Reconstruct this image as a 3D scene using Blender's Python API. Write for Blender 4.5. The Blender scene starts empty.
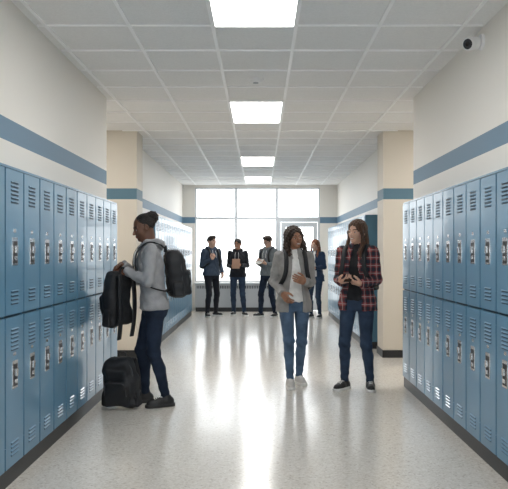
import bpy, math, numpy as np
from mathutils import Vector, Matrix, Euler
sc=bpy.context.scene
A=np.array
# ------------------------------------------------------------------ materials
def nt(name):
    m=bpy.data.materials.new(name); m.use_nodes=True
    t=m.node_tree; b=t.nodes['Principled BSDF']; return m,t,b
def pm(name,col,rough=.6,metal=0,spec=.5,bump=0,bscale=60,var=0,vscale=8,coat=0,sheen=0,stretch=None,sss=0):
    m,t,b=nt(name)
    b.inputs['Base Color'].default_value=(*col,1); b.inputs['Roughness'].default_value=rough
    b.inputs['Metallic'].default_value=metal; b.inputs['Specular IOR Level'].default_value=spec
    b.inputs['Coat Weight'].default_value=coat
    if sheen: b.inputs['Sheen Weight'].default_value=sheen
    if sss:
        b.inputs['Subsurface Weight'].default_value=sss; b.inputs['Subsurface Scale'].default_value=.01
        b.inputs['Subsurface Radius'].default_value=(1,.4,.2)
    tc=t.nodes.new('ShaderNodeTexCoord'); src=tc.outputs['Object']
    if stretch:
        mp=t.nodes.new('ShaderNodeMapping'); mp.inputs['Scale'].default_value=stretch
        t.links.new(src,mp.inputs[0]); src=mp.outputs[0]
    if bump:
        n=t.nodes.new('ShaderNodeTexNoise'); n.inputs['Scale'].default_value=bscale; n.inputs['Detail'].default_value=3
        t.links.new(src,n.inputs['Vector'])
        bp=t.nodes.new('ShaderNodeBump'); bp.inputs['Strength'].default_value=bump; bp.inputs['Distance'].default_value=.01
        t.links.new(n.outputs[0],bp.inputs['Height']); t.links.new(bp.outputs[0],b.inputs['Normal'])
    if var:
        n=t.nodes.new('ShaderNodeTexNoise'); n.inputs['Scale'].default_value=vscale; n.inputs['Detail'].default_value=4
        t.links.new(src,n.inputs['Vector'])
        r=t.nodes.new('ShaderNodeValToRGB'); r.color_ramp.elements[0].position=.3; r.color_ramp.elements[1].position=.7
        r.color_ramp.elements[0].color=(*[c*(1-var) for c in col],1); r.color_ramp.elements[1].color=(*[min(1,c*(1+var)) for c in col],1)
        t.links.new(n.outputs[0],r.inputs[0]); t.links.new(r.outputs[0],b.inputs['Base Color'])
    return m
def wallmat(name,col,z0,z1,blue):
    m,t,b=nt(name)
    g=t.nodes.new('ShaderNodeNewGeometry'); s=t.nodes.new('ShaderNodeSeparateXYZ'); t.links.new(g.outputs['Position'],s.inputs[0])
    a=t.nodes.new('ShaderNodeMath'); a.operation='GREATER_THAN'; a.inputs[1].default_value=z0
    c=t.nodes.new('ShaderNodeMath'); c.operation='LESS_THAN'; c.inputs[1].default_value=z1
    d=t.nodes.new('ShaderNodeMath'); d.operation='MULTIPLY'
    t.links.new(s.outputs[2],a.inputs[0]); t.links.new(s.outputs[2],c.inputs[0]); t.links.new(a.outputs[0],d.inputs[0]); t.links.new(c.outputs[0],d.inputs[1])
    mx=t.nodes.new('ShaderNodeMix'); mx.data_type='RGBA'; mx.inputs[6].default_value=(*col,1); mx.inputs[7].default_value=(*blue,1)
    t.links.new(d.outputs[0],mx.inputs[0]); t.links.new(mx.outputs[2],b.inputs['Base Color'])
    b.inputs['Roughness'].default_value=.55
    n=t.nodes.new('ShaderNodeTexNoise'); n.inputs['Scale'].default_value=120
    bp=t.nodes.new('ShaderNodeBump'); bp.inputs['Strength'].default_value=.08; bp.inputs['Distance'].default_value=.005
    t.links.new(g.outputs['Position'],n.inputs['Vector']); t.links.new(n.outputs[0],bp.inputs['Height']); t.links.new(bp.outputs[0],b.inputs['Normal'])
    return m
def emat(name,col,s):
    m=bpy.data.materials.new(name); m.use_nodes=True; t=m.node_tree; t.nodes.clear()
    e=t.nodes.new('ShaderNodeEmission'); e.inputs[0].default_value=(*col,1); e.inputs[1].default_value=s
    o=t.nodes.new('ShaderNodeOutputMaterial'); t.links.new(e.outputs[0],o.inputs[0]); return m
BLUE=(.135,.235,.33)
M_wall=wallmat('wall_paint',(.83,.80,.745),2.12,2.265,BLUE)
M_tan=wallmat('pillar_tan',(.66,.60,.51),2.12,2.265,(.09,.18,.24))  # pillar walls: darker, browner version of the wall and stripe colours
M_lock=pm('locker_paint',(.12,.265,.395),.28,var=.06,vscale=2,coat=.2)
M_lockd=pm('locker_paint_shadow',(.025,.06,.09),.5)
M_lockend=pm('locker_end_paint',(.06,.155,.225),.35)
M_black=pm('rubber_base',(.015,.016,.018),.4)
M_chrome=pm('latch_metal',(.65,.65,.65),.25,metal=1)
M_dark=pm('dark_recess',(.02,.02,.025),.5)
M_tile=pm('ceiling_tile',(.865,.86,.85),.9,bump=.3,bscale=90,var=.03,vscale=60)
M_tbar=pm('ceiling_bar',(.98,.98,.98),.4)
M_white=pm('white_plastic',(.85,.85,.85),.35)
M_frame=pm('window_frame_paint',(.62,.65,.68),.4)
M_rad=pm('radiator_paint',(.42,.44,.46),.5)
M_light=emat('light_diffuser',(1,.985,.96),12)
# floor
M_floor,t,b=nt('terrazzo_floor')
tc=t.nodes.new('ShaderNodeNewGeometry')
v=t.nodes.new('ShaderNodeTexVoronoi'); v.inputs['Scale'].default_value=85
t.links.new(tc.outputs['Position'],v.inputs['Vector'])
sp=t.nodes.new('ShaderNodeSeparateColor'); t.links.new(v.outputs['Color'],sp.inputs[0])
r=t.nodes.new('ShaderNodeValToRGB'); cr=r.color_ramp
cr.elements[0].position=0; cr.elements[0].color=(.52,.47,.41,1)
cr.elements[1].position=1; cr.elements[1].color=(.78,.745,.69,1)
e=cr.elements.new(.12); e.color=(.66,.615,.55,1); e=cr.elements.new(.6); e.color=(.71,.67,.61,1)
t.links.new(sp.outputs[0],r.inputs[0]); t.links.new(r.outputs[0],b.inputs['Base Color'])
b.inputs['Roughness'].default_value=.16; b.inputs['Specular IOR Level'].default_value=.55
n=t.nodes.new('ShaderNodeTexNoise'); n.inputs['Scale'].default_value=2.5; t.links.new(tc.outputs['Position'],n.inputs['Vector'])
bp=t.nodes.new('ShaderNodeBump'); bp.inputs['Strength'].default_value=.06; bp.inputs['Distance'].default_value=.02
t.links.new(n.outputs[0],bp.inputs['Height']); t.links.new(bp.outputs[0],b.inputs['Normal'])
# plaid
def plaid(name):
    m,t,b=nt(name); tc=t.nodes.new('ShaderNodeTexCoord'); s=t.nodes.new('ShaderNodeSeparateXYZ'); t.links.new(tc.outputs['Object'],s.inputs[0])
    def mt(op,a,c=None):
        q=t.nodes.new('ShaderNodeMath'); q.operation=op
        for i,x in enumerate((a,c)):
            if x is None: continue
            if isinstance(x,(int,float)): q.inputs[i].default_value=x
            else: t.links.new(x,q.inputs[i])
        return q.outputs[0]
    u=mt('MULTIPLY',mt('ADD',s.outputs[0],mt('MULTIPLY',s.outputs[1],.8)),13); w=mt('MULTIPLY',s.outputs[2],13)
    fu=mt('FRACT',u); fw=mt('FRACT',w)
    a=mt('GREATER_THAN',fu,.5); c=mt('GREATER_THAN',fw,.5)
    k=mt('MULTIPLY',mt('ADD',a,c),.5)
    r=t.nodes.new('ShaderNodeValToRGB'); r.color_ramp.interpolation='CONSTANT'
    r.color_ramp.elements[0].color=(.28,.05,.05,1); r.color_ramp.elements[1].position=.75; r.color_ramp.elements[1].color=(.016,.018,.03,1)
    e=r.color_ramp.elements.new(.3); e.color=(.10,.024,.03,1)
    t.links.new(k,r.inputs[0])
    l=mt('MAXIMUM',mt('LESS_THAN',mt('ABSOLUTE',mt('SUBTRACT',fu,.25)),.05),mt('LESS_THAN',mt('ABSOLUTE',mt('SUBTRACT',fw,.25)),.05))
    mx=t.nodes.new('ShaderNodeMix'); mx.data_type='RGBA'; mx.inputs[7].default_value=(.45,.38,.36,1)
    t.links.new(mt('MULTIPLY',l,.55),mx.inputs[0]); t.links.new(r.outputs[0],mx.inputs[6]); t.links.new(mx.outputs[2],b.inputs['Base Color'])
    b.inputs['Roughness'].default_value=.85; return m
M_plaid=plaid('plaid_flannel')
def cloth(n,c,b=.5): return pm(n,c,.88,bump=b,bscale=35,var=.12,vscale=14,sheen=.1,spec=.2)
M_greyhood=cloth('heather_grey_fleece',(.34,.34,.35)); M_cardi=cloth('grey_knit',(.29,.28,.27),.7)
M_tee=cloth('white_cotton',(.76,.75,.73)); M_blacktee=cloth('black_cotton',(.02,.02,.022))
M_jean=pm('denim_blue',(.075,.12,.19),.85,bump=.6,bscale=22,var=.35,vscale=7,spec=.2)
M_jeand=pm('denim_dark',(.016,.025,.045),.85,bump=.6,bscale=22,var=.3,vscale=9,spec=.2)
M_jeanm=pm('denim_indigo',(.03,.048,.083),.85,bump=.6,bscale=22,var=.35,vscale=7,spec=.2)
M_blackp=cloth('black_trousers',(.016,.017,.023)); M_navy=cloth('navy_cloth',(.055,.075,.11)); M_blackh=cloth('black_fleece',(.022,.024,.03))
M_greyj=cloth('grey_jacket',(.16,.18,.19)); M_navc=cloth('navy_cardigan',(.035,.055,.10))
M_bag=pm('bag_nylon',(.012,.013,.016),.65,bump=.5,bscale=25,var=.2)
M_pipe=pm('bag_piping',(.04,.04,.045),.4)
M_shoeb=pm('shoe_black',(.012,.012,.013),.5); M_shoew=pm('shoe_white',(.55,.53,.51),.55); M_sole=pm('sole_white',(.70,.69,.66),.5); M_soleb=pm('sole_black',(.02,.02,.02),.5)
M_sd=pm('skin_deep',(.15,.068,.04),.5,sss=.05); M_sb=pm('skin_brown',(.33,.16,.095),.5,sss=.05); M_sl=pm('skin_light',(.60,.36,.26),.5,sss=.08)
M_lipd=pm('lip_deep',(.20,.06,.05),.4); M_lipl=pm('lip_rose',(.42,.14,.12),.4)
M_teeth=pm('teeth',(.8,.78,.72),.3); M_eye=pm('eye_white',(.75,.73,.7),.2); M_iris=pm('iris_dark',(.02,.012,.008),.15)
def hairm(n,c): return pm(n,c,.42,bump=.9,bscale=45,stretch=(4,4,.4),var=.35,vscale=25,spec=.4)
M_hb=hairm('hair_black',(.012,.009,.008)); M_hbb=hairm('hair_black_brown',(.038,.021,.014)); M_hbr=hairm('hair_brown',(.085,.039,.02)); M_hdk=hairm('hair_dark_brown',(.04,.023,.015)); M_hr=hairm('hair_auburn',(.24,.075,.03))
M_paper=pm('paper',(.6,.59,.56),.7); M_cover=pm('book_cover',(.35,.2,.13),.5); M_coverb=pm('book_cover_dark',(.03,.04,.07),.5)
# ------------------------------------------------------------------ mesh builder
class MB:
    def __init__(s): s.v=[];s.f=[];s.m=[];s.mats=[];s.n=0
    def mi(s,m):
        if m not in s.mats: s.mats.append(m)
        return s.mats.index(m)
    def add(s,v,f,m):
        v=np.asarray(v,float)
        if len(v)==0: return
        f=[list(map(int,q)) for q in f] if not isinstance(f,np.ndarray) else f.tolist()
        s.v.append(v); s.f+= [[i+s.n for i in q] for q in f]; s.n+=len(v)
        if isinstance(m,(list,np.ndarray)): s.m+=list(map(int,m))
        else: s.m+=[s.mi(m)]*len(f)
    def box(s,a,b,m,T=None):
        x0,y0,z0=a;x1,y1,z1=b
        v=A([[x0,y0,z0],[x1,y0,z0],[x1,y1,z0],[x0,y1,z0],[x0,y0,z1],[x1,y0,z1],[x1,y1,z1],[x0,y1,z1]],float)
        if T is not None: v=v@T[0].T+T[1]
        s.add(v,[[0,3,2,1],[4,5,6,7],[0,1,5,4],[1,2,6,5],[2,3,7,6],[3,0,4,7]],m)
    def cyl(s,c,ax,r,h,m,n=28,r2=None):
        ax=A(ax,float);ax/=np.linalg.norm(ax);u=np.cross(ax,[0,0,1.]);
        if np.linalg.norm(u)<.1: u=np.cross(ax,[1.,0,0])
        u/=np.linalg.norm(u);w=np.cross(ax,u);r2=r if r2 is None else r2
        th=np.linspace(0,2*np.pi,n,endpoint=False)
        ring=lambda rr,o:A(c)+ax*o+rr*(np.outer(np.cos(th),u)+np.outer(np.sin(th),w))
        v=np.vstack([ring(r,0),ring(r2,h)])
        f=[[i,(i+1)%n,n+(i+1)%n,n+i] for i in range(n)]+[list(range(n))[::-1],list(range(n,2*n))]
        s.add(v,f,m)
    def obj(s,name,smooth=False,loc=(0,0,0),yaw=0,scale=1,bevel=0,rot=None):
        me=bpy.data.meshes.new(name); me.from_pydata(np.vstack(s.v).tolist(),[],s.f)
        for m in s.mats: me.materials.append(m)
        me.polygons.foreach_set('material_index',s.m)
        if smooth: me.polygons.foreach_set('use_smooth',[True]*len(me.polygons))
        me.update(); o=bpy.data.objects.new(name,me); sc.collection.objects.link(o)
        o.location=loc; o.rotation_euler=rot if rot else (0,0,yaw); o.scale=(scale,)*3 if not isinstance(scale,tuple) else scale
        if bevel:
            b=o.modifiers.new('bevel','BEVEL'); b.width=bevel; b.segments=2; b.limit_method='ANGLE'
        return o
# ------------------------------------------------------------------ SDF tools
def rc(P,a,b,r1,r2):
    a=A(a,np.float32);b=A(b,np.float32);ab=b-a;pa=P-a
    t=np.clip(pa@ab/max(ab@ab,1e-9),0,1); return np.linalg.norm(pa-t[:,None]*ab,axis=1)-(r1+t*(r2-r1))
def smin(a,b,k):
    h=np.clip(.5+.5*(b-a)/k,0,1); return b*(1-h)+a*h-k*h*(1-h)
def smax(a,b,k): return -smin(-a,-b,k)
def chain(P,pts,rs,k=.01):
    d=None
    for i in range(len(pts)-1):
        q=rc(P,pts[i],pts[i+1],rs[i],rs[i+1]); d=q if d is None else smin(d,q,k)
    return d
def ell(P,c,r):
    q=P-A(c,np.float32); r=A(r,np.float32); k0=np.linalg.norm(q/r,axis=1); k1=np.linalg.norm(q/(r*r),axis=1)+1e-6
    return k0*(k0-1)/k1
def rbox(P,c,h,r):
    q=np.abs(P-A(c,np.float32))-A(h,np.float32)+r
    return np.linalg.norm(np.maximum(q,0),axis=1)+np.minimum(q.max(1),0)-r
def loft(P,tab,ex=2.3,lean=0):
    T=A(sorted(tab)); z=T[:,0]; zz=np.linspace(z[0],z[-1],120)
    m=np.gradient(T[:,1:],z,axis=0); i=np.clip(np.searchsorted(z,zz)-1,0,len(z)-2); h=(z[i+1]-z[i]); u=((zz-z[i])/h)[:,None]; h=h[:,None]
    D=(2*u**3-3*u**2+1)*T[i,1:]+(u**3-2*u**2+u)*h*m[i]+(-2*u**3+3*u**2)*T[i+1,1:]+(u**3-u**2)*h*m[i+1]
    g=[np.interp(P[:,2],zz,D[:,j]) for j in range(4)]
    cy=g[1]-lean*np.maximum(P[:,2]-.9,0)
    a,b=g[2],g[3]
    q=(np.abs((P[:,0]-g[0])/a)**ex+np.abs((P[:,1]-cy)/b)**ex)**(1/ex)
    return np.maximum((q-1)*np.minimum(a,b),np.maximum(z[0]-P[:,2],P[:,2]-z[-1]))
def snet(fn,lo,hi,h):
    lo=A(lo,float);hi=A(hi,float); c=4; nc=np.ceil((hi-lo)/(c*h)).astype(int)+1
    ax=[lo[i]+(np.arange(nc[i])*c+1.5)*h for i in range(3)]
    G=np.stack(np.meshgrid(*ax,indexing='ij'),-1).reshape(-1,3).astype(np.float32)
    Fc=fn(G).reshape(nc); F=Fc.repeat(c,0).repeat(c,1).repeat(c,2)
    idx=np.argwhere(np.abs(F)<7*h); Pp=(lo+idx*h).astype(np.float32)
    F[idx[:,0],idx[:,1],idx[:,2]]=fn(Pp)
    F[0]=F[-1]=1;F[:,0]=F[:,-1]=1;F[:,:,0]=F[:,:,-1]=1
    ins=F<0; N=A(F.shape)
    s=np.zeros(N-1,int)
    for dx in (0,1):
        for dy in (0,1):
            for dz in (0,1): s+=ins[dx:N[0]-1+dx,dy:N[1]-1+dy,dz:N[2]-1+dz]
    act=np.argwhere((s>0)&(s<8))
    if len(act)==0: return np.zeros((0,3)),np.zeros((0,4),int)
    id_=-np.ones(N-1,int); id_[act[:,0],act[:,1],act[:,2]]=np.arange(len(act))
    acc=np.zeros((len(act),3));cnt=np.zeros(len(act))
    for a in range(3):
        o=[i for i in range(3) if i!=a]
        for p in (0,1):
            for q in (0,1):
                A0=act.copy();A0[:,o[0]]+=p;A0[:,o[1]]+=q;A1=A0.copy();A1[:,a]+=1
                f0=F[tuple(A0.T)];f1=F[tuple(A1.T)];k=(f0<0)!=(f1<0)
                t=np.where(k,f0/np.where(k,f0-f1,1),0); pt=A0.astype(float);pt[:,a]+=t
                acc[k]+=pt[k];cnt[k]+=1
    V=lo+acc/cnt[:,None]*h
    Q=[]
    for a in range(3):
        b_,c_=(a+1)%3,(a+2)%3
        s0=[slice(None)]*3;s1=[slice(None)]*3;s0[a]=slice(0,-1);s1[a]=slice(1,None)
        E=np.argwhere(ins[tuple(s0)]!=ins[tuple(s1)])
        E=E[(E[:,b_]>0)&(E[:,c_]>0)&(E[:,b_]<N[b_]-1)&(E[:,c_]<N[c_]-1)]
        def cid(db,dc):
            e=E.copy();e[:,b_]+=db;e[:,c_]+=dc; return id_[tuple(e.T)]
        q=np.stack([cid(-1,-1),cid(0,-1),cid(0,0),cid(-1,0)],1)
        flip=~ins[tuple(E.T)]; q[flip]=q[flip][:,::-1]; Q.append(q)
    Q=np.vstack(Q); Q=Q[(Q>=0).all(1)]
    return V,Q
def add_sdf(mb,fn,lo,hi,h,mat,matfn=None):
    V,Q=snet(fn,lo,hi,h)
    if len(Q)==0: return
    if matfn is None: mb.add(V,Q,mat)
    else:
        fc=V[Q].mean(1); lab=matfn(fc); ids=A([mb.mi(m) for m in mat]); mb.add(V,Q,ids[lab])
def cat(pts,n=6):
    p=A(pts,float); p=np.vstack([2*p[0]-p[1],p,2*p[-1]-p[-2]]); out=[]
    for i in range(1,len(p)-2):
        for u in np.linspace(0,1,n,endpoint=False):
            out.append(.5*((2*p[i])+(-p[i-1]+p[i+1])*u+(2*p[i-1]-5*p[i]+4*p[i+1]-p[i+2])*u*u+(-p[i-1]+3*p[i]-3*p[i+1]+p[i+2])*u**3))
    out.append(p[-2]); return A(out)
def ribbon(mb,pts,w,th,mat,side=(1,0,0),n=6):
    p=cat(pts,n); t=np.gradient(p,axis=0); t/=np.linalg.norm(t,axis=1)[:,None]
    s=A(side,float)[None]-(t@A(side,float))[:,None]*t; s/=np.linalg.norm(s,axis=1)[:,None]+1e-9
    nn=np.cross(t,s); R=[p+s*w/2+nn*th/2,p-s*w/2+nn*th/2,p-s*w/2-nn*th/2,p+s*w/2-nn*th/2]
    v=np.stack(R,1).reshape(-1,3); f=[]
    for i in range(len(p)-1):
        for j in range(4): a=i*4+j;b=i*4+(j+1)%4; f.append([a,b,b+4,a+4])
    f.append([3,2,1,0]); k=(len(p)-1)*4; f.append([k,k+1,k+2,k+3]); mb.add(v,f,mat)
def sphere(mb,c,r,mats,matfn,n=16,R=None):
    v=[[0,0,1]];f=[]
    for i in range(1,n):
        for j in range(2*n):
            a=math.pi*i/n;b=math.pi*j/n; v.append([math.sin(a)*math.cos(b),math.sin(a)*math.sin(b),math.cos(a)])
    v.append([0,0,-1]); v=A(v,float)
    m=2*n
    for j in range(m): f.append([0,1+j,1+(j+1)%m])
    for i in range(n-2):
        for j in range(m): a=1+i*m; f.append([a+j,a+m+j,a+m+(j+1)%m,a+(j+1)%m])
    a=1+(n-2)*m
    for j in range(m): f.append([a+j,len(v)-1,a+(j+1)%m])
    fc=A([v[q].mean(0) for q in f]); lab=matfn(fc); ids=A([mb.mi(x) for x in mats])
    w=v*r+A(c)
    if R is not None: w=w@R[0].T+R[1]
    mb.add(w,f,ids[lab])
def rot(yaw,pitch,roll=0):
    return A((Matrix.Rotation(yaw,3,'Z')@Matrix.Rotation(pitch,3,'X')@Matrix.Rotation(roll,3,'Y')))
def nrm(a): a=A(a,float); return a/np.linalg.norm(a)
def ik(a,b,l1,l2,pole):
    a=A(a,float);b=A(b,float);d=b-a;L=np.linalg.norm(d);u=d/L
    if L>(l1+l2)*.995: return a+u*l1*L/(l1+l2)
    x=(l1*l1-l2*l2+L*L)/(2*L); h=math.sqrt(max(l1*l1-x*x,0)); p=A(pole,float);p=p-(p@u)*u;p/=np.linalg.norm(p)
    return a+u*x+p*h
# ------------------------------------------------------------------ person
def hand(mb,w,fd,d,n,right,curl,skin,h=.003):
    d=nrm(d); n=A(n,float); n=nrm(n-(n@d)*d); s=np.cross(d,n) if right else np.cross(n,d); w=A(w,float)
    def g(a,b,c): return w+d*a+s*b+n*c
    B=np.stack([s,d,n],1)
    fing=[]
    for off,L,st in ((.031,.070,.088),(.0105,.078,.092),(-.0105,.073,.089),(-.030,.057,.082)):
        p=g(st-.012,off,0);ang=0;pts=[p]
        for k,fr in enumerate((.45,.30,.25)):
            ang+=curl*(.9,1.1,.8)[k]; p=p+(L+(.012 if k==0 else 0))*fr*(d*math.cos(ang)+n*math.sin(ang)+s*off*.9); pts.append(p)
        fing.append(pts)
    t0=g(.02,.026,.004);t1=t0+nrm(d*.65+s*.7+n*(.25+.3*curl))*.04;t2=t1+nrm(d*.85+s*.2+n*(.2+.5*curl))*.032;t3=t2+nrm(d*.9-s*.05+n*(.2+.5*curl))*.022
    def f(P):
        q=(P-w.astype(np.float32))@B.astype(np.float32)
        pal=rbox(q,(0,.05,0),(.040,.045,.014),.0135)
        pal=smin(pal,rc(P,w-nrm(fd)*.05,g(.02,0,0),.026,.024),.02)
        dd=pal
        for pts in fing: dd=np.minimum(dd,smin(pal,chain(P,pts,(.0095,.009,.0082,.007),.003),.004))
        dd=np.minimum(dd,smin(pal,chain(P,[t0,t1,t2,t3],(.015,.0115,.0105,.0085),.004),.01))
        return dd
    c=g(.06,0,.02); add_sdf(mb,f,c-.155,c+.155,h,skin)
def person(name,loc,yaw,S,fem=True,skin=M_sl,lip=M_lipl,hair='long',hm=M_hbr,head=(0,0,0),hoff=(0,-.02),lean=0,
           wr=None,wl=None,hr=None,hl=None,er=(-.5,1,-.3),el=(.5,1,-.3),ar=None,al=None,fr=-.15,fl=.15,
           top=M_tee,over=None,hem=.86,openf=True,hood=False,pants=M_jean,shoe=M_shoeb,sole=M_sole,vox=.007,smile=False,glasses=False,wid=1.0,loose=0):
    mb=MB(); sw=(.160 if fem else .178)*wid
    sh=lambda s:A([s*sw,-lean*.48,1.385])
    wr=A(wr if wr is not None else (-.24,-.02,.86));wl=A(wl if wl is not None else (.24,-.02,.86))
    ar=A(ar if ar is not None else (-.1,.01,.08));al=A(al if al is not None else (.1,.01,.08))
    eR=ik(sh(-1),wr,.28,.25,er);eL=ik(sh(1),wl,.28,.25,el)
    kR=ik((-.088,0,.88),ar,.41,.405,(0,-1,0));kL=ik((.088,0,.88),al,.41,.405,(0,-1,0))
    # legs
    def legs(P):
        pel=loft(P,[(.80,0,.01,.155,.10),(.88,0,.01,.165*wid,.118),(.95,0,.005,.152*wid,.108),(1.03,0,0,.132*wid,.095)])
        D=[]
        for hip,kn,an in (((-.088,0,.88),kR,ar),((.088,0,.88),kL,al)):
            ca=kn*.65+an*.35+A([0,.014,0])
            q=rc(P,hip,kn,.088,.056+loose*.5); low=chain(P,[kn,ca,an],(.055+loose*.5,.053+loose,.038+loose),.02)
            low=np.maximum(low,(an[2]-.022)-P[:,2])
            low+=.004*np.sin(P[:,2]*85+P[:,0]*30+P[:,1]*25)*np.clip((.26-P[:,2])*6,0,1)
            q=smin(q,low,.03)+.0035*np.sin(P[:,2]*75+P[:,0]*60)*np.exp(-((P[:,2]-.47)/.08)**2)
            q+=.003*np.sin(P[:,2]*60+np.abs(P[:,0])*70)*np.exp(-((P[:,2]-.80)/.07)**2); D.append(q)
        return smin(np.minimum(D[0],D[1]),pel,.03)
    add_sdf(mb,legs,(-.35,-.35,.02),(.35,.35,1.06),vox,pants)
    # torso
    k=1.0 if fem else 1.08; k*=wid; bu=.012 if fem else 0
    tab=[(.80,0,.005,.172*k,.122),(.88,0,.005,.170*k,.122),(.96,0,0,.152*k,.108),(1.05,0,0,(.130 if fem else .145)*k,.098),(1.15,0,-.003,.142*k,.105),(1.24,0,-.006-bu*.5,.155*k,.112+bu),(1.32,0,0,.158*k,.100),(1.385,0,.005,.145*k,.078),(1.425,0,.01,.090,.060),(1.46,0,.01,.052,.048)]
    def fold(P): return .0028*np.sin(P[:,2]*55+P[:,0]*35+3*np.sin(P[:,0]*18+P[:,1]*12))+.0015*np.sin(P[:,0]*90-P[:,2]*40)
    def tors(P,off,hm_,sleeve):
        d=loft(P,tab,2.4,lean)-off; d=np.maximum(d,hm_-P[:,2])
        if sleeve:
            for s_,e_,w_ in ((sh(-1),eR,wr),(sh(1),eL,wl)):
                u=nrm(w_-e_)
                fo=np.maximum(rc(P,e_,w_,.041+off*.6,.033+off*.6),(P-w_.astype(np.float32))@u.astype(np.float32)-.008)
                fo=np.minimum(fo,np.maximum(rc(P,w_-u*.04,w_,.035+off*.6,.035+off*.6),(P-w_.astype(np.float32))@u.astype(np.float32)-.005))
                a=smin(rc(P,s_,e_,.054+off*.5,.043+off*.6),fo,.02)
                dd=np.linalg.norm(P-e_.astype(np.float32),axis=1)
                a=a+.005*np.sin(((P-e_.astype(np.float32))@u.astype(np.float32))*110)*np.exp(-(dd/.09)**2)
                d=smin(d,a,.024)
        return d+fold(P)
    lo=(-.5,-.55,.74);hi=(.5,.4,1.56)
    if over is None:
        def tf(P):
            d=tors(P,.010,hem,True)
            if hood:
                y=-lean*.52
                hd=chain(P,[(-.05,-.075+y,1.405),(-.085,-.02+y,1.45),(-.07,.07+y,1.45),(0,.105+y,1.43),(.07,.07+y,1.45),(.085,-.02+y,1.45),(.05,-.075+y,1.405)],(.018,.028,.036,.045,.036,.028,.018),.02)
                d=smin(d,hd,.015)
                d=np.minimum(d,smin(d,np.maximum(loft(P,[(hem-.01,0,0,.168*k,.118),(hem+.05,0,0,.166*k,.118)]),-1),.01))
            return d
        add_sdf(mb,tf,lo,hi,vox,top)
        if hood:
            for sx in (-1,1): ribbon(mb,[(sx*.035,-.10-lean*.5,1.40),(sx*.04,-.132-lean*.45,1.33),(sx*.038,-.138-lean*.4,1.24)],.007,.006,M_tee)
    else:
        add_sdf(mb,lambda P:tors(P,.003,.90,False),lo,hi,vox,top)
        def of(P):
            d=tors(P,.016,hem,True)
            w=.028+.10*np.clip(1.42-P[:,2],0,.5)
            cut=np.maximum(np.abs(P[:,0])-w,P[:,1]+.02+lean*.4)
            cut=np.maximum(cut,P[:,2]-1.50)
            d=smax(d,-cut,.008)
            # collar roll
            y=-lean*.5
            col=chain(P,[(-.035,-.095+y,1.37),(-.07,-.05+y,1.435),(-.055,.055+y,1.465),(0,.075+y,1.465),(.055,.055+y,1.465),(.07,-.05+y,1.435),(.035,-.095+y,1.37)],(.012,.014,.015,.016,.015,.014,.012),.01)
            return smin(d,col,.01)
        add_sdf(mb,of,lo,hi,vox,over)
    # shoes
    for an,ph in ((ar,fr),(al,fl)):
        c,s=math.cos(ph),math.sin(ph); Rz=A([[c,-s,0],[s,c,0],[0,0,1]],np.float32); o=A([an[0],an[1],an[2]-.08],np.float32)
        def q_(P,Rz=Rz,o=o): return (P-o)@Rz
        def sf(P):
            q=q_(P)
            up=smin(rc(q,(0,.035,.045),(0,-.06,.045),.041,.041),rc(q,(0,-.06,.042),(0,-.14,.034),.042,.035),.02)
            up=smin(up,rc(q,(0,.008,.06),(0,.004,.115),.040,.036),.02)
            up=np.maximum(up,q[:,2]-.105); up=smax(up,-q[:,2]+.004,.004)
            y=np.clip(q[:,1],-.142,.04); d2=np.hypot(q[:,0],q[:,1]-y)-.046
            so=np.maximum(d2,np.abs(q[:,2]-.014)-.0135)
            return np.minimum(up,so)
        def smf(fc):
            q=q_(fc.astype(np.float32)); l=np.zeros(len(fc),int); l[q[:,2]<.0285]=1
            la=(np.abs(q[:,0])<.02)&(q[:,1]<-.03)&(q[:,1]>-.11)&(q[:,2]>.055)&(np.sin(q[:,1]*420)>0); l[la]=2; return l
        add_sdf(mb,sf,o+A([-.22,-.22,-.02]),o+A([.22,.22,.14]),min(vox*.75,.0055),[shoe,sole,M_tee],smf)
    # head
    HC=A([0,hoff[1]-lean*.62+.02*0,1.585]); HC[0]=hoff[0]; R=rot(*head); R32=R.astype(np.float32); h32=HC.astype(np.float32)
    hv=.0032 if vox<.008 else .0045
    nb=A([0,.012-lean*.5,1.40]); fw=1.0 if fem else 1.05
    def hf(P):
        q=(P-h32)@R32
        x=np.abs(q[:,0]); qa=np.stack([x,q[:,1],q[:,2]],1)
        d=ell(q,(0,.014,.030),(.073*fw,.092,.085))
        d=smin(d,ell(q,(0,-.028,-.034),(.056*fw,.057,.076)),.03)
        d=smin(d,ell(qa,(.034*fw,-.048,-.022),(.024,.026,.028)),.02)
        d=smin(d,ell(q,(0,-.058,-.092),(.024*fw,.022,.020)),.022)
        d=smin(d,rc(qa,(.012,-.076,.020),(.042,-.062,.018),.009,.008),.012)
        d=smax(d,-ell(qa,(.031,-.094,.0),(.019,.022,.013)),.008)
        d=smin(d,rc(q,(0,-.078,.008),(0,-.100,-.030),.0065,.0105),.008)
        d=smin(d,ell(qa,(.011,-.090,-.034),(.008,.010,.007)),.006)
        d=smin(d,ell(q,(0,-.0815,-.0565),(.023,.0105,.0055)),.006)
        d=smin(d,ell(q,(0,-.080,-.067),(.019,.011,.0065)),.006)
        ear=smax(ell(qa,(.078*fw,.014,-.006),(.009,.020,.031)),-ell(qa,(.09*fw,.008,-.002),(.009,.011,.018)),.004)
        d=smin(d,ear,.006)
        nk=np.minimum(rc(P,HC+R@A([0,.025,-.05]),nb,.050 if fem else .058,.052 if fem else .064),9)
        return smin(d,nk,.02)
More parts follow.
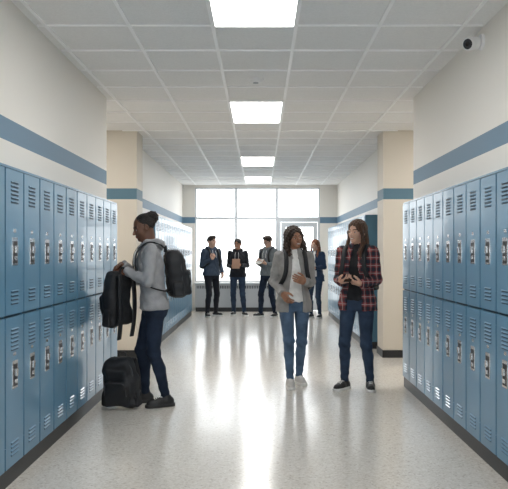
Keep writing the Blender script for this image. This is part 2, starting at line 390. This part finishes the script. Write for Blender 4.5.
    def hmf(fc):
        q=(fc.astype(np.float32)-h32)@R32; x=np.abs(q[:,0]);z=q[:,2];l=np.zeros(len(fc),int); fr_=q[:,1]<-.045
        zc=.0235+.004*np.sin((x-.012)/.034*2.6)
        l[fr_&(x>.012)&(x<.048)&(np.abs(z-zc)<(.0042 if fem else .0055))]=1
        zz=z-(5*x*x if smile else 0)
        wd=.027 if smile else .023
        hh=.0105*(1-(x/wd)**2)
        l[fr_&(x<wd)&(np.abs(zz+.0615)<hh)]=2
        if smile: l[fr_&(x<.021)&(np.abs(zz+.0620)<.0050*(1-(x/.022)**2))]=3
        return l
    add_sdf(mb,hf,HC+A([-.13,-.14,-.22]),HC+A([.13,.15,.14]),hv,[skin,hm,lip,M_teeth],hmf)
    for sx in (-1,1):
        def ef(fc):
            l=np.zeros(len(fc),int); g=nrm((0,-1,-.05)); l[fc@g>.86]=1; l[fc[:,2]>.36]=1; l[fc[:,2]>.50]=2; l[fc[:,2]<-.62]=2; return l
        sphere(mb,(sx*.031,-.0635,.0),.0128,[M_eye,M_iris,skin],ef,12,(R,HC))
    if glasses:
        for sx in (-1,1):
            th=np.linspace(0,2*np.pi,15); pts=[HC+R@A([sx*.032+.022*math.cos(a),-.094,.017*math.sin(a)]) for a in th]; ribbon(mb,pts,.004,.004,M_shoeb,side=R@A([0,1,0]),n=2)
            ribbon(mb,[HC+R@A(p) for p in ((sx*.054,-.092,.004),(sx*.078,-.04,.004),(sx*.08,.01,.004))],.004,.004,M_shoeb,side=(0,0,1))
        ribbon(mb,[HC+R@A(p) for p in ((-.011,-.094,.002),(0,-.098,.005),(.011,-.094,.002))],.004,.004,M_shoeb,side=(0,0,1))
    # hair
    def cap(q,ex=0,low=-.02,front=.072):
        d=ell(q,(0,.020,.036),(.082+ex,.098+ex,.088+ex))
        face=ell(q,(0,-.09,front-.112),(.066,.062,.108))
        d=smax(d,-face,.012)
        back=np.where(q[:,1]>.03,-.05,low)
        return smax(d,back-q[:,2]+np.clip(-q[:,1]-.01,0,.05)*.6,.01)
    def hairf(P):
        q=(P-h32)@R32; x=np.abs(q[:,0]); qa=np.stack([x,q[:,1],q[:,2]],1)
        if hair=='short': return cap(q,.002,-.0,.074)+.0035*np.sin(q[:,0]*150+q[:,2]*60)*np.sin(q[:,1]*120)
        if hair=='quiff':
            d=smin(cap(q,.003,.0,.076),ell(q,(0,-.035,.105),(.06,.055,.03)),.025); return d+.004*np.sin(q[:,0]*190+q[:,2]*60)*np.sin(q[:,1]*130)
        if hair=='bun':
            d=ell(q,(0,.026,.038),(.080,.094,.086))
            line=(-q[:,1]-.052)*.85+(.055-q[:,2])*.45
            d=smax(d,line,.012)
            d=smax(d,-.055-q[:,2]+np.clip(.03-q[:,1],0,.1)*.8,.012)
            pf=ell(q,(0,.105,.066),(.060,.056,.056))+.006*np.sin(q[:,0]*170+1)*np.sin(q[:,1]*160)*np.sin(q[:,2]*165)
            d=smin(d,pf,.016); return d+.0022*np.sin(q[:,0]*260)*np.sin(q[:,2]*250)
        if hair=='long':
            d=cap(q,.004,-.07,.074)
            Lb=loft(q,[(-.31,0,.075,.075,.018),(-.2,0,.072,.10,.032),(-.1,0,.06,.094,.045),(0,0,.045,.086,.06),(.05,0,.03,.08,.07)],2.2)
            d=smin(d,Lb,.02)
            fl_=chain(qa,[(.055,-.030,.075),(.080,-.018,.0),(.090,-.022,-.10),(.097,-.065,-.19),(.088,-.080,-.30)],(.014,.014,.018,.022,.013),.02)
            d=smin(d,fl_,.015)
            return d+.0030*np.sin(q[:,0]*210+2*np.sin(q[:,2]*22))+.0015*np.sin(q[:,1]*260+q[:,2]*15)
        if hair=='curly':
            d=cap(q,.008,-.07,.074)
            Lb=loft(q,[(-.22,0,.07,.07,.03),(-.14,0,.068,.105,.05),(-.05,0,.05,.10,.065),(.05,0,.03,.09,.075)],2.2)
            d=smin(d,Lb,.02)
            fl_=chain(qa,[(.055,-.02,.08),(.086,-.006,.01),(.098,-.01,-.08),(.098,-.04,-.17)],(.018,.020,.026,.024),.02)
            d=smin(d,fl_,.015)
            return d+.0045*np.sin(q[:,0]*150+q[:,2]*40)*np.sin(q[:,2]*120)+.0035*np.sin(q[:,1]*170+q[:,2]*60)
    add_sdf(mb,hairf,HC+A([-.19,-.22,-.36]),HC+A([.19,.24,.2]),hv*1.15,hm)
    # hands
    if hr is not None: hand(mb,wr,wr-eR,hr[0],hr[1],True,hr[2],skin,.003 if vox<.008 else .004)
    if hl is not None: hand(mb,wl,wl-eL,hl[0],hl[1],False,hl[2],skin,.003 if vox<.008 else .004)
    o=mb.obj(name,True,(loc[0],loc[1],0),yaw,S); return o
# ------------------------------------------------------------------ backpack
def bag_parts(mb,mat,h=.007,floppy=0):
    def f(P):
        q=P.copy(); sc_=1-.5*np.clip(q[:,2],0,1); q[:,0]/=sc_
        d=rbox(q,(0,0,0),(.15,.082,.22),.065)
        d=smin(d,rbox(q,(0,.088,-.075),(.115,.038,.115),.034),.012)
        d=smin(d,rbox(q,(0,.078,.09),(.10,.02,.05),.02),.012)
        d=np.minimum(d,smin(d,rbox(np.stack([np.abs(q[:,0]),q[:,1],q[:,2]],1),(.15,0,-.13),(.022,.05,.07),.02),.01))
        return d+.003*np.sin(P[:,2]*60+P[:,0]*30)+floppy*.012*np.sin(P[:,2]*22+P[:,0]*14)
    add_sdf(mb,f,(-.23,-.16,-.27),(.23,.19,.27),h,mat)
    ribbon(mb,[(-.142,.04,-.12),(-.132,.045,.08),(-.10,.045,.185),(0,.045,.218),(.10,.045,.185),(.132,.045,.08),(.142,.04,-.12)],.012,.012,M_pipe,side=(0,1,0))
    ribbon(mb,[(-.10,.125,-.08),(-.09,.128,.02),(0,.13,.036),(.09,.128,.02),(.10,.125,-.08)],.008,.008,M_pipe,side=(0,1,0))
    ribbon(mb,[(-.035,-.065,.20),(-.03,-.065,.245),(0,-.065,.262),(.03,-.065,.245),(.035,-.065,.20)],.022,.006,mat,side=(0,1,0))
def worn(loc,yaw,S,mat=M_bag,lean=0,h=.008,z=1.20,sx_=(-1,1),bs=1.0,yo=.215):
    sub=MB(); bag_parts(sub,mat,h)
    v=np.vstack(sub.v)*bs; v=v+A([0,yo,z]); v[:,1]-=lean*(v[:,2]-.9)
    sub.v=[v]; mb=sub
    for s in sx_:
        L=lambda p:(p[0]*s,p[1]-lean*(p[2]-.9),p[2])
        ribbon(mb,[L(p) for p in ((.07,.14,1.40),(.085,.09,1.435),(.098,.0,1.455),(.102,-.075,1.415),(.105,-.125,1.34),(.112,-.142,1.24),(.135,-.128,1.15),(.168,-.05,1.07),(.165,.06,1.03),(.12,.14,1.02))],.045,.012,mat)
    return mb.obj('backpack',True,(loc[0],loc[1],0),yaw,S)
def loose(loc,rot_,S,mat=M_bag,straps='hang',floppy=1):
    mb=MB(); bag_parts(mb,mat,.007,floppy)
    for s in (-1,1):
        if straps=='hang': pts=[(s*.07,-.06,.19),(s*.085,-.11,.20),(s*.10,-.125,.08),(s*.10,-.13,-.08),(s*.095,-.12,-.2),(s*.09,-.10,-.30)]
        else: pts=[(s*.07,-.06,.19),(s*.08,-.11,.19),(s*.095,-.13,.06),(s*.10,-.125,-.08),(s*.11,-.09,-.17)]
        ribbon(mb,pts,.05,.012,mat)
    return mb.obj('backpack',True,loc,0,S,rot=rot_)
def book(loc,rot_,open_=False,cover=M_cover,w=.15,hh=.21,name='notebook'):
    mb=MB()
    if open_:
        for s in (-1,1):
            T=(rot(0,0,-s*.22),A([0,0,0]))
            mb.box((0 if s>0 else -w,-hh/2,-.006),(w if s>0 else 0,hh/2,0),cover,T)
            mb.box((0.003 if s>0 else -w+.006,-hh/2+.005,0),(w-.006 if s>0 else -.003,hh/2-.005,.008),M_paper,T)
    else:
        mb.box((-w/2,-hh/2,-.011),(w/2,hh/2,-.008),cover); mb.box((-w/2+.003,-hh/2+.004,-.008),(w/2-.004,hh/2-.004,.008),M_paper)
        mb.box((-w/2,-hh/2,.008),(w/2,hh/2,.011),cover); mb.box((-w/2-.002,-hh/2,-.011),(-w/2+.002,hh/2,.011),cover)
    return mb.obj(name,False,loc,0,1,bevel=.001,rot=rot_)
def phone(loc,rot_):
    mb=MB(); mb.box((-.036,-.074,-.004),(.036,.074,.003),M_shoeb); mb.box((-.033,-.070,.003),(.033,.070,.0042),M_iris); mb.box((-.028,.045,-.006),(-.008,.068,-.004),M_pipe)
    return mb.obj('mobile_phone',False,loc,0,1,bevel=.002,rot=rot_)
# ------------------------------------------------------------------ ROOM
H=3.04; YF=16.4
mb=MB(); mb.box((-4.7,-3.2,-.1),(4.7,YF+.2,0),M_floor); mb.obj('floor')
mb=MB(); mb.box((-4.7,-3.2,H),(4.7,YF+.2,H+.1),M_tile); mb.obj('ceiling')
LX=-.04
mb=MB()
for k in range(-7,8):
    x=LX-.3+.6*k
    y0,y1=(-3,YF) if abs(x)<1.6 else (7.2,9.08)
    if abs(x)>4.5 or (1.6<abs(x)<1.64): continue
    mb.box((x-.013,y0,H-.010),(x+.013,y1,H-.0005),M_tbar)
y=4.89-.6*13
while y<YF:
    W=4.5 if 7.25<y<9.05 else (1.6 if y<7.2 else 1.84)
    mb.box((-W,y-.012,H-.0105),(W,y+.012,H-.0005),M_tbar); y+=.6
mb.obj('trim_ceiling_grid')
def light(x0,y0):
    mb=MB(); x1=x0+.6;y1=y0+1.2;z=H-.008
    mb.box((x0+.02,y0+.02,z-.006),(x1-.02,y1-.02,z-.001),M_light)
    for a,b in (((x0+.005,y0+.005),(x0+.02,y1-.005)),((x1-.02,y0+.005),(x1-.005,y1-.005)),((x0+.02,y0+.005),(x1-.02,y0+.02)),((x0+.02,y1-.02),(x1-.02,y1-.005))):
        mb.box((a[0],a[1],z-.012),(b[0],b[1],z-.001),M_tbar)
    mb.obj('ceiling_light')
for y0 in (.09,3.69,7.29,11.49,14.49): light(LX-.3,y0)
light(LX-.3+3.0,7.29+.0); light(LX-.3-3.0,7.29+.0)  # unseen side-hall panels, added to light the cross corridor
XW=1.62
for s,nm in ((-1,'left'),(1,'right')):
    X=lambda a,b:(min(s*a,s*b),max(s*a,s*b))
    mb=MB(); a,b=X(XW,4.6); mb.box((a,-3,1.93),(b,7.18,H),M_wall); mb.obj('wall_'+nm)
    mb=MB(); a,b=X(1.90,4.6); mb.box((a,-3,0),(b,7.18,1.93),M_wall); mb.obj('wall_lower_'+nm)
    mb=MB(); a,b=X(1.65,4.6); mb.box((a,9.1,0),(b,9.55,H),M_tan)
    mb.obj('wall_pillar_'+nm)
    mb=MB(); a,b=X(1.86,4.6); mb.box((a,9.55,0),(b,YF,H),M_wall); mb.obj('wall_far_'+nm)
    mb=MB(); a,b=X(4.5,4.6); mb.box((a,7.18,0),(b,9.1,H),M_wall); mb.obj('wall_side_hall_'+nm)
    mb=MB(); a,b=X(1.637,4.5); mb.box((a,9.085,0),(b,9.1,.1),M_black); a,b=X(1.637,1.65); mb.box((a,9.1,0),(b,9.55,.1),M_black)
    a,b=X(1.847,1.86); mb.box((a,15.35,0),(b,YF,.1),M_black); mb.obj('baseboard_'+nm,bevel=.002)
# far wall
WL,WR=-1.57,1.45; T=2.98; SZ=.70
mb=MB(); mb.box((-1.86,YF,0),(WL,YF+.2,H),M_wall); mb.obj('wall_end_left')
mb=MB(); mb.box((WR,YF,0),(1.86,YF+.2,H),M_wall); mb.obj('wall_end_right')
mb=MB(); mb.box((WL,YF,T),(WR,YF+.2,H),M_wall); mb.obj('wall_end_header')
mb=MB(); mb.box((WL,YF,0),(.41,YF+.2,SZ),M_wall); mb.obj('wall_end_sill')
mg,t,b=nt('window_glass'); t.nodes.clear()
tr=t.nodes.new('ShaderNodeBsdfTransparent'); gl=t.nodes.new('ShaderNodeBsdfGlossy'); gl.inputs['Roughness'].default_value=.02
mx=t.nodes.new('ShaderNodeMixShader'); mx.inputs[0].default_value=.05; o=t.nodes.new('ShaderNodeOutputMaterial')
t.links.new(tr.outputs[0],mx.inputs[1]);t.links.new(gl.outputs[0],mx.inputs[2]);t.links.new(mx.outputs[0],o.inputs[0])
def window(x0,x1,z0,z1,i,Y=None):
    Y=YF+.06 if Y is None else Y
    mb=MB(); f=.03; y0,y1=Y,Y+.07
    mb.box((x0,y0,z0),(x0+f,y1,z1),M_frame);mb.box((x1-f,y0,z0),(x1,y1,z1),M_frame);mb.box((x0+f,y0,z0),(x1-f,y1,z0+f),M_frame);mb.box((x0+f,y0,z1-f),(x1-f,y1,z1),M_frame)
    mb.box((x0+f,y0+.03,z0+f),(x1-f,y0+.036,z1-f),mg); mb.obj('window_%d'%i)
xs=[WL,-.58,.41,WR]; i=1
for k in range(3):
    window(xs[k],xs[k+1],2.24,T,i); i+=1
for k in range(2): window(xs[k],xs[k+1],SZ,2.24,i); i+=1
# unseen glazed end added behind the camera to brighten figure fronts and ceiling
for k in range(3):
    x0=-1.9+k*3.8/3; window(x0,x0+3.8/3,0.0,1.93,i,-3.1); i+=1
    window(-1.62+k*1.08,-1.62+(k+1)*1.08,1.93,H,i,-3.1); i+=1
# door with sidelight frame
mb=MB(); y0,y1=YF+.05,YF+.12
for a,b in (((.41,0),(.50,2.24)),((WR-.05,0),(WR,2.24)),((.50,2.15),(WR-.05,2.24))): mb.box((a[0],y0,a[1]),(b[0],y1,b[1]),M_frame)
for a,b in (((.51,.01),(.62,2.14)),((WR-.16,.01),(WR-.06,2.14)),((.62,2.03),(WR-.16,2.14)),((.62,.01),(WR-.16,.26))): mb.box((a[0],y0+.01,a[1]),(b[0],y1-.01,b[1]),M_frame)
mb.box((.62,y0+.03,.26),(WR-.16,y0+.036,2.03),mg); mb.box((.58,y0-.05,1.0),(WR-.12,y0-.02,1.04),M_chrome)
mb.box((.58,y0-.03,1.0),(.61,y0+.02,1.04),M_chrome);mb.box((WR-.15,y0-.03,1.0),(WR-.12,y0+.02,1.04),M_chrome)
mb.obj('door_1')
# radiator
mb=MB(); mb.box((WL+.02,YF-.16,.1),(.38,YF-.002,.66),M_rad); mb.box((WL,YF-.18,.66),(.40,YF-.002,.69),M_frame); mb.box((WL+.03,YF-.15,0),(.37,YF-.002,.1),M_black)
x=WL+.06
while x<.34: mb.box((x,YF-.164,.55),(x+.02,YF-.158,.62),M_dark); x+=.04
mb.obj('radiator',bevel=.003)
mb=MB(); mb.box((-60,-60,-.3),(60,90,-.12),pm('pale_paving',(.6,.6,.58),.8)); mb.obj('ground_outside')
# ------------------------------------------------------------------ lockers
def lockers(y_end,n,s,face,depth,w=.315,top=1.925):
    mb=MB(); y_st=y_end-n*w; X=lambda a,b:(min(s*a,s*b),max(s*a,s*b))
    def bx(a,b,y0,y1,z0,z1,m):
        p,q=X(a,b); mb.box((p,y0,z0),(q,y1,z1),m)
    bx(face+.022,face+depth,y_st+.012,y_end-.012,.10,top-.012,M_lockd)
    bx(face+.018,face+depth,y_st,y_st+.012,.10,top,M_lockend); bx(face+.018,face+depth,y_end-.012,y_end,.10,top,M_lockend)
    bx(face+.006,face+depth,y_st,y_end,top-.014,top,M_lock)
    bx(face+.012,face+depth,y_st,y_end,0,.10,M_black)
    mid=1.02
    for k in range(n):
        y0=y_st+k*w; c=y0+w/2
        bx(face+.012,face+.022,y0,y0+.007,.10,top-.014,M_lock)
        for z0,z1,hz in ((.112,mid-.008,.66),(mid+.008,top-.020,1.41)):
            bx(face,face+.018,y0+.015,y0+w-.006,z0,z1,M_lock)
            for base,cnt in ((z1-.075,6),(z0+.14,4)):
                for j in range(cnt):
                    z=base-j*.024
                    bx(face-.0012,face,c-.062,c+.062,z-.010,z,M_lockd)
                    p=A([[face,c-.065,z+.006],[face,c+.065,z+.006],[face-.008,c-.06,z-.001],[face-.008,c+.06,z-.001],[face,c-.065,z-.002],[face,c+.065,z-.002]]); p[:,0]*=s
                    mb.add(p,[[0,1,3,2],[2,3,5,4],[0,2,4],[1,5,3]],M_lock)
            # latch
            bx(face-.004,face,c-.044,c+.044,hz-.085,hz+.085,M_chrome)
            bx(face-.0048,face-.004,c-.034,c+.034,hz-.072,hz+.062,M_dark)
            bx(face-.018,face-.004,c-.017,c+.017,hz-.01,hz+.035,M_chrome)
            bx(face-.012,face-.004,c-.019,c+.019,hz-.055,hz-.030,M_chrome)
            bx(face-.002,face,c-.022,c+.022,hz+.115,hz+.137,M_chrome)
            for hz2 in (z0+.1,z1-.1): bx(face-.004,face+.01,y0+.004,y0+.014,hz2-.03,hz2+.03,M_lock)
    return mb.obj('locker_row',bevel=.0012)
lockers(7.15,22,-1,1.50,.39); lockers(7.15,22,1,1.50,.39)
lockers(15.3,17,-1,1.53,.32,top=1.96); lockers(15.3,17,1,1.53,.32,top=1.96)
# security camera / smoke detector
mb=MB(); c=A([XW,4.95,2.935]); mb.cyl(c,(-1,0,0),.06,.02,M_white,r2=.055); mb.cyl(c-A([.015,0,0]),(-1,-.1,-.1),.02,.05,M_white)
d=nrm((-.75,-.62,-.25)); p=c+A([-.07,0,-.01]); mb.cyl(p-d*.045,d,.047,.105,M_white); mb.cyl(p-d*.06,d,.034,.016,M_white,r2=.047); mb.cyl(p+d*.06,d,.047,.008,M_white,r2=.043); mb.cyl(p+d*.068,d,.037,.003,M_dark); mb.cyl(p+d*.071,d,.016,.004,M_iris)
mb.obj('security_camera',bevel=.003)
mb=MB(); mb.cyl((-.04,6.4,H-.0005),(0,0,-1),.075,.018,M_white); mb.cyl((-.04,6.4,H-.018),(0,0,-1),.062,.018,M_white,r2=.05); mb.cyl((-.04,6.4,H-.036),(0,0,-1),.026,.008,M_rad); mb.obj('smoke_detector',bevel=.003)
# ------------------------------------------------------------------ PEOPLE
D=math.radians
yl=D(-75); Pl=(-.98,6.30)
person('student_in_grey_hoodie',Pl,yl,1.03,fem=False,wid=.96,skin=M_sd,lip=M_lipd,hair='bun',hm=M_hb,head=(D(6),D(18),0),hoff=(0,-.035),lean=.10,
  wr=(-.055,-.27,1.26),wl=(.06,-.25,1.20),hr=((.15,-.75,-.55),(.6,.3,-.6),.55),hl=((-.3,-.85,-.2),(-.5,.2,-.8),.6),er=(-.6,.5,-1),el=(.6,.5,-1),
  ar=(-.10,-.07,.08),al=(.11,.09,.08),top=M_greyhood,hood=True,hem=.86,pants=M_jeand,shoe=M_shoeb,sole=M_soleb)
worn(Pl,yl,1.03,lean=.10,bs=.98,z=1.17)
hx=Pl[0]+1.03*.345*math.sin(yl); hy=Pl[1]-1.03*.345*math.cos(yl)
loose((hx+.02,hy,.975),(D(4),D(-5),D(60)),(.95,.95,1.15),straps='hang')
loose((-1.25,6.12,.232),(D(-8),D(0),D(165)),(1.05,1.0,1.03),straps='x')
P1=(.36,7.22)
person('student_in_grey_cardigan',P1,D(8),.985,skin=M_sb,lip=M_lipd,hair='curly',hm=M_hbb,head=(D(18),D(3),D(-8)),
  wr=(-.155,-.17,1.0),wl=(.075,-.235,1.12),hr=((.45,-.4,-.7),(.8,.5,.1),.4),hl=((-.85,-.25,.3),(0,1,.1),.5),er=(-.35,1,-.2),el=(.45,.9,-.5),
  ar=(-.06,-.10,.08),al=(.075,.09,.08),fr=-.1,fl=.12,top=M_tee,over=M_cardi,hem=.79,pants=M_jean,shoe=M_shoew,sole=M_sole,smile=True)
worn(P1,D(8),.985,bs=.85,z=1.2,yo=.205)
P2=(1.0,6.98)
y2=D(-25)
person('student_in_plaid_shirt',P2,y2,1.02,skin=M_sl,lip=M_lipl,hair='long',hm=M_hbr,head=(D(-20),D(5),D(3)),
  wr=(-.10,-.225,1.09),wl=(.105,-.22,1.07),hr=((.75,-.5,.15),(.1,.2,.95),.45),hl=((-.75,-.4,.2),(-.1,.3,.9),.5),er=(-.45,.9,-.7),el=(.45,.9,-.7),
  ar=(-.125,-.03,.08),al=(.115,.06,.08),fr=-.25,fl=.35,top=M_blacktee,over=M_plaid,hem=.80,pants=M_jeanm,shoe=M_shoeb,sole=M_sole,smile=True)
worn(P2,y2,1.02,bs=.92,z=1.18,yo=.215)
def wpt(P,yaw,S,p):
    c,s=math.cos(yaw),math.sin(yaw); return (P[0]+S*(c*p[0]-s*p[1]),P[1]+S*(s*p[0]+c*p[1]),S*p[2])
phone(wpt(P2,y2,1.02,(0,-.275,1.128)),(D(25),0,y2))
# far group
F1=(-1.07,15.0); person('student_in_navy_hoodie',F1,D(35),1.04,fem=False,skin=M_sl,hair='quiff',hm=M_hdk,head=(D(20),D(3),0),wr=(-.12,-.20,1.22),wl=(.23,-.06,.93),
  hr=((.45,-.3,.75),(.3,.8,0),.7),hl=((-.1,-.35,-.9),(-1,0,0),.4),ar=(-.14,-.06,.08),al=(.15,.07,.08),fr=-.3,fl=.35,top=M_navy,hood=True,hem=.88,pants=M_blackp,sole=M_sole,vox=.0095,loose=.006)
worn(F1,D(35),1.04,M_bag,h=.011,bs=.9,sx_=(-1,1))
F2=(-.50,15.3); person('student_in_black_hoodie',F2,D(-8),1.01,fem=False,wid=.97,skin=M_sb,lip=M_lipd,hair='short',hm=M_hb,head=(D(-12),D(12),0),wr=(-.10,-.20,1.08),wl=(.10,-.20,1.12),
  hr=((.8,-.3,.2),(0,.8,.5),.4),hl=((-.8,-.3,.2),(0,.6,-.6),.4),ar=(-.09,0,.08),al=(.16,-.07,.08),fr=-.1,fl=.5,top=M_blackh,hood=True,pants=M_jeanm,sole=M_sole,vox=.0095,loose=.006,smile=True)
book(wpt(F2,D(-8),1.01,(0,-.235,1.15)),(D(72),0,D(-8)),cover=M_cover,w=.17,hh=.22)
F3=(.18,14.9); person('student_in_grey_jacket',F3,D(-38),1.04,fem=False,skin=M_sl,hair='quiff',hm=M_hdk,head=(D(-8),D(22),0),wr=(-.12,-.21,1.14),wl=(.12,-.21,1.12),
  hr=((.6,-.5,.3),(0,.3,.9),.4),hl=((-.6,-.5,.2),(0,.3,.9),.4),ar=(-.16,-.06,.08),al=(.13,.07,.08),fr=-.4,fl=.2,top=M_greyj,hood=True,hem=.88,pants=M_jeand,sole=M_sole,vox=.0095,glasses=True,loose=.006)
book(wpt(F3,D(-38),1.04,(0,-.28,1.16)),(D(45),0,D(-38)),open_=True,cover=M_cover,w=.09,hh=.15)
worn(F3,D(-38),1.04,M_bag,h=.011,bs=.9)
F4=(1.20,14.7); person('student_in_navy_cardigan',F4,D(-28),.99,skin=M_sl,hair='long',hm=M_hr,head=(D(-10),D(4),0),wr=(-.08,-.23,1.12),wl=(.10,-.22,1.08),
  hr=((.7,-.4,.2),(0,.3,.9),.4),hl=((-.7,-.4,.2),(0,.3,.9),.4),ar=(-.1,0,.08),al=(.1,0,.08),top=M_tee,over=M_navc,hem=.80,pants=M_jeanm,sole=M_sole,vox=.0095,smile=True)
book(wpt(F4,D(-28),.99,(0,-.26,1.16)),(D(60),0,D(-28)),cover=M_coverb)
# ------------------------------------------------------------------ world / camera
w=bpy.data.worlds.new('World'); sc.world=w; w.use_nodes=True
w.node_tree.nodes['Background'].inputs[0].default_value=(.94,.975,1,1); w.node_tree.nodes['Background'].inputs[1].default_value=3.2
cam=bpy.data.cameras.new('camera'); co=bpy.data.objects.new('camera',cam); sc.collection.objects.link(co)
co.location=(0,0,1.4); co.rotation_euler=(math.pi/2,0,0); cam.sensor_fit='HORIZONTAL'; cam.sensor_width=36; cam.lens=680/508*36
cam.shift_x=-6/508; cam.shift_y=8.5/508; cam.clip_end=300
sc.camera=co
sc.view_settings.view_transform='Standard'; sc.view_settings.exposure=.38
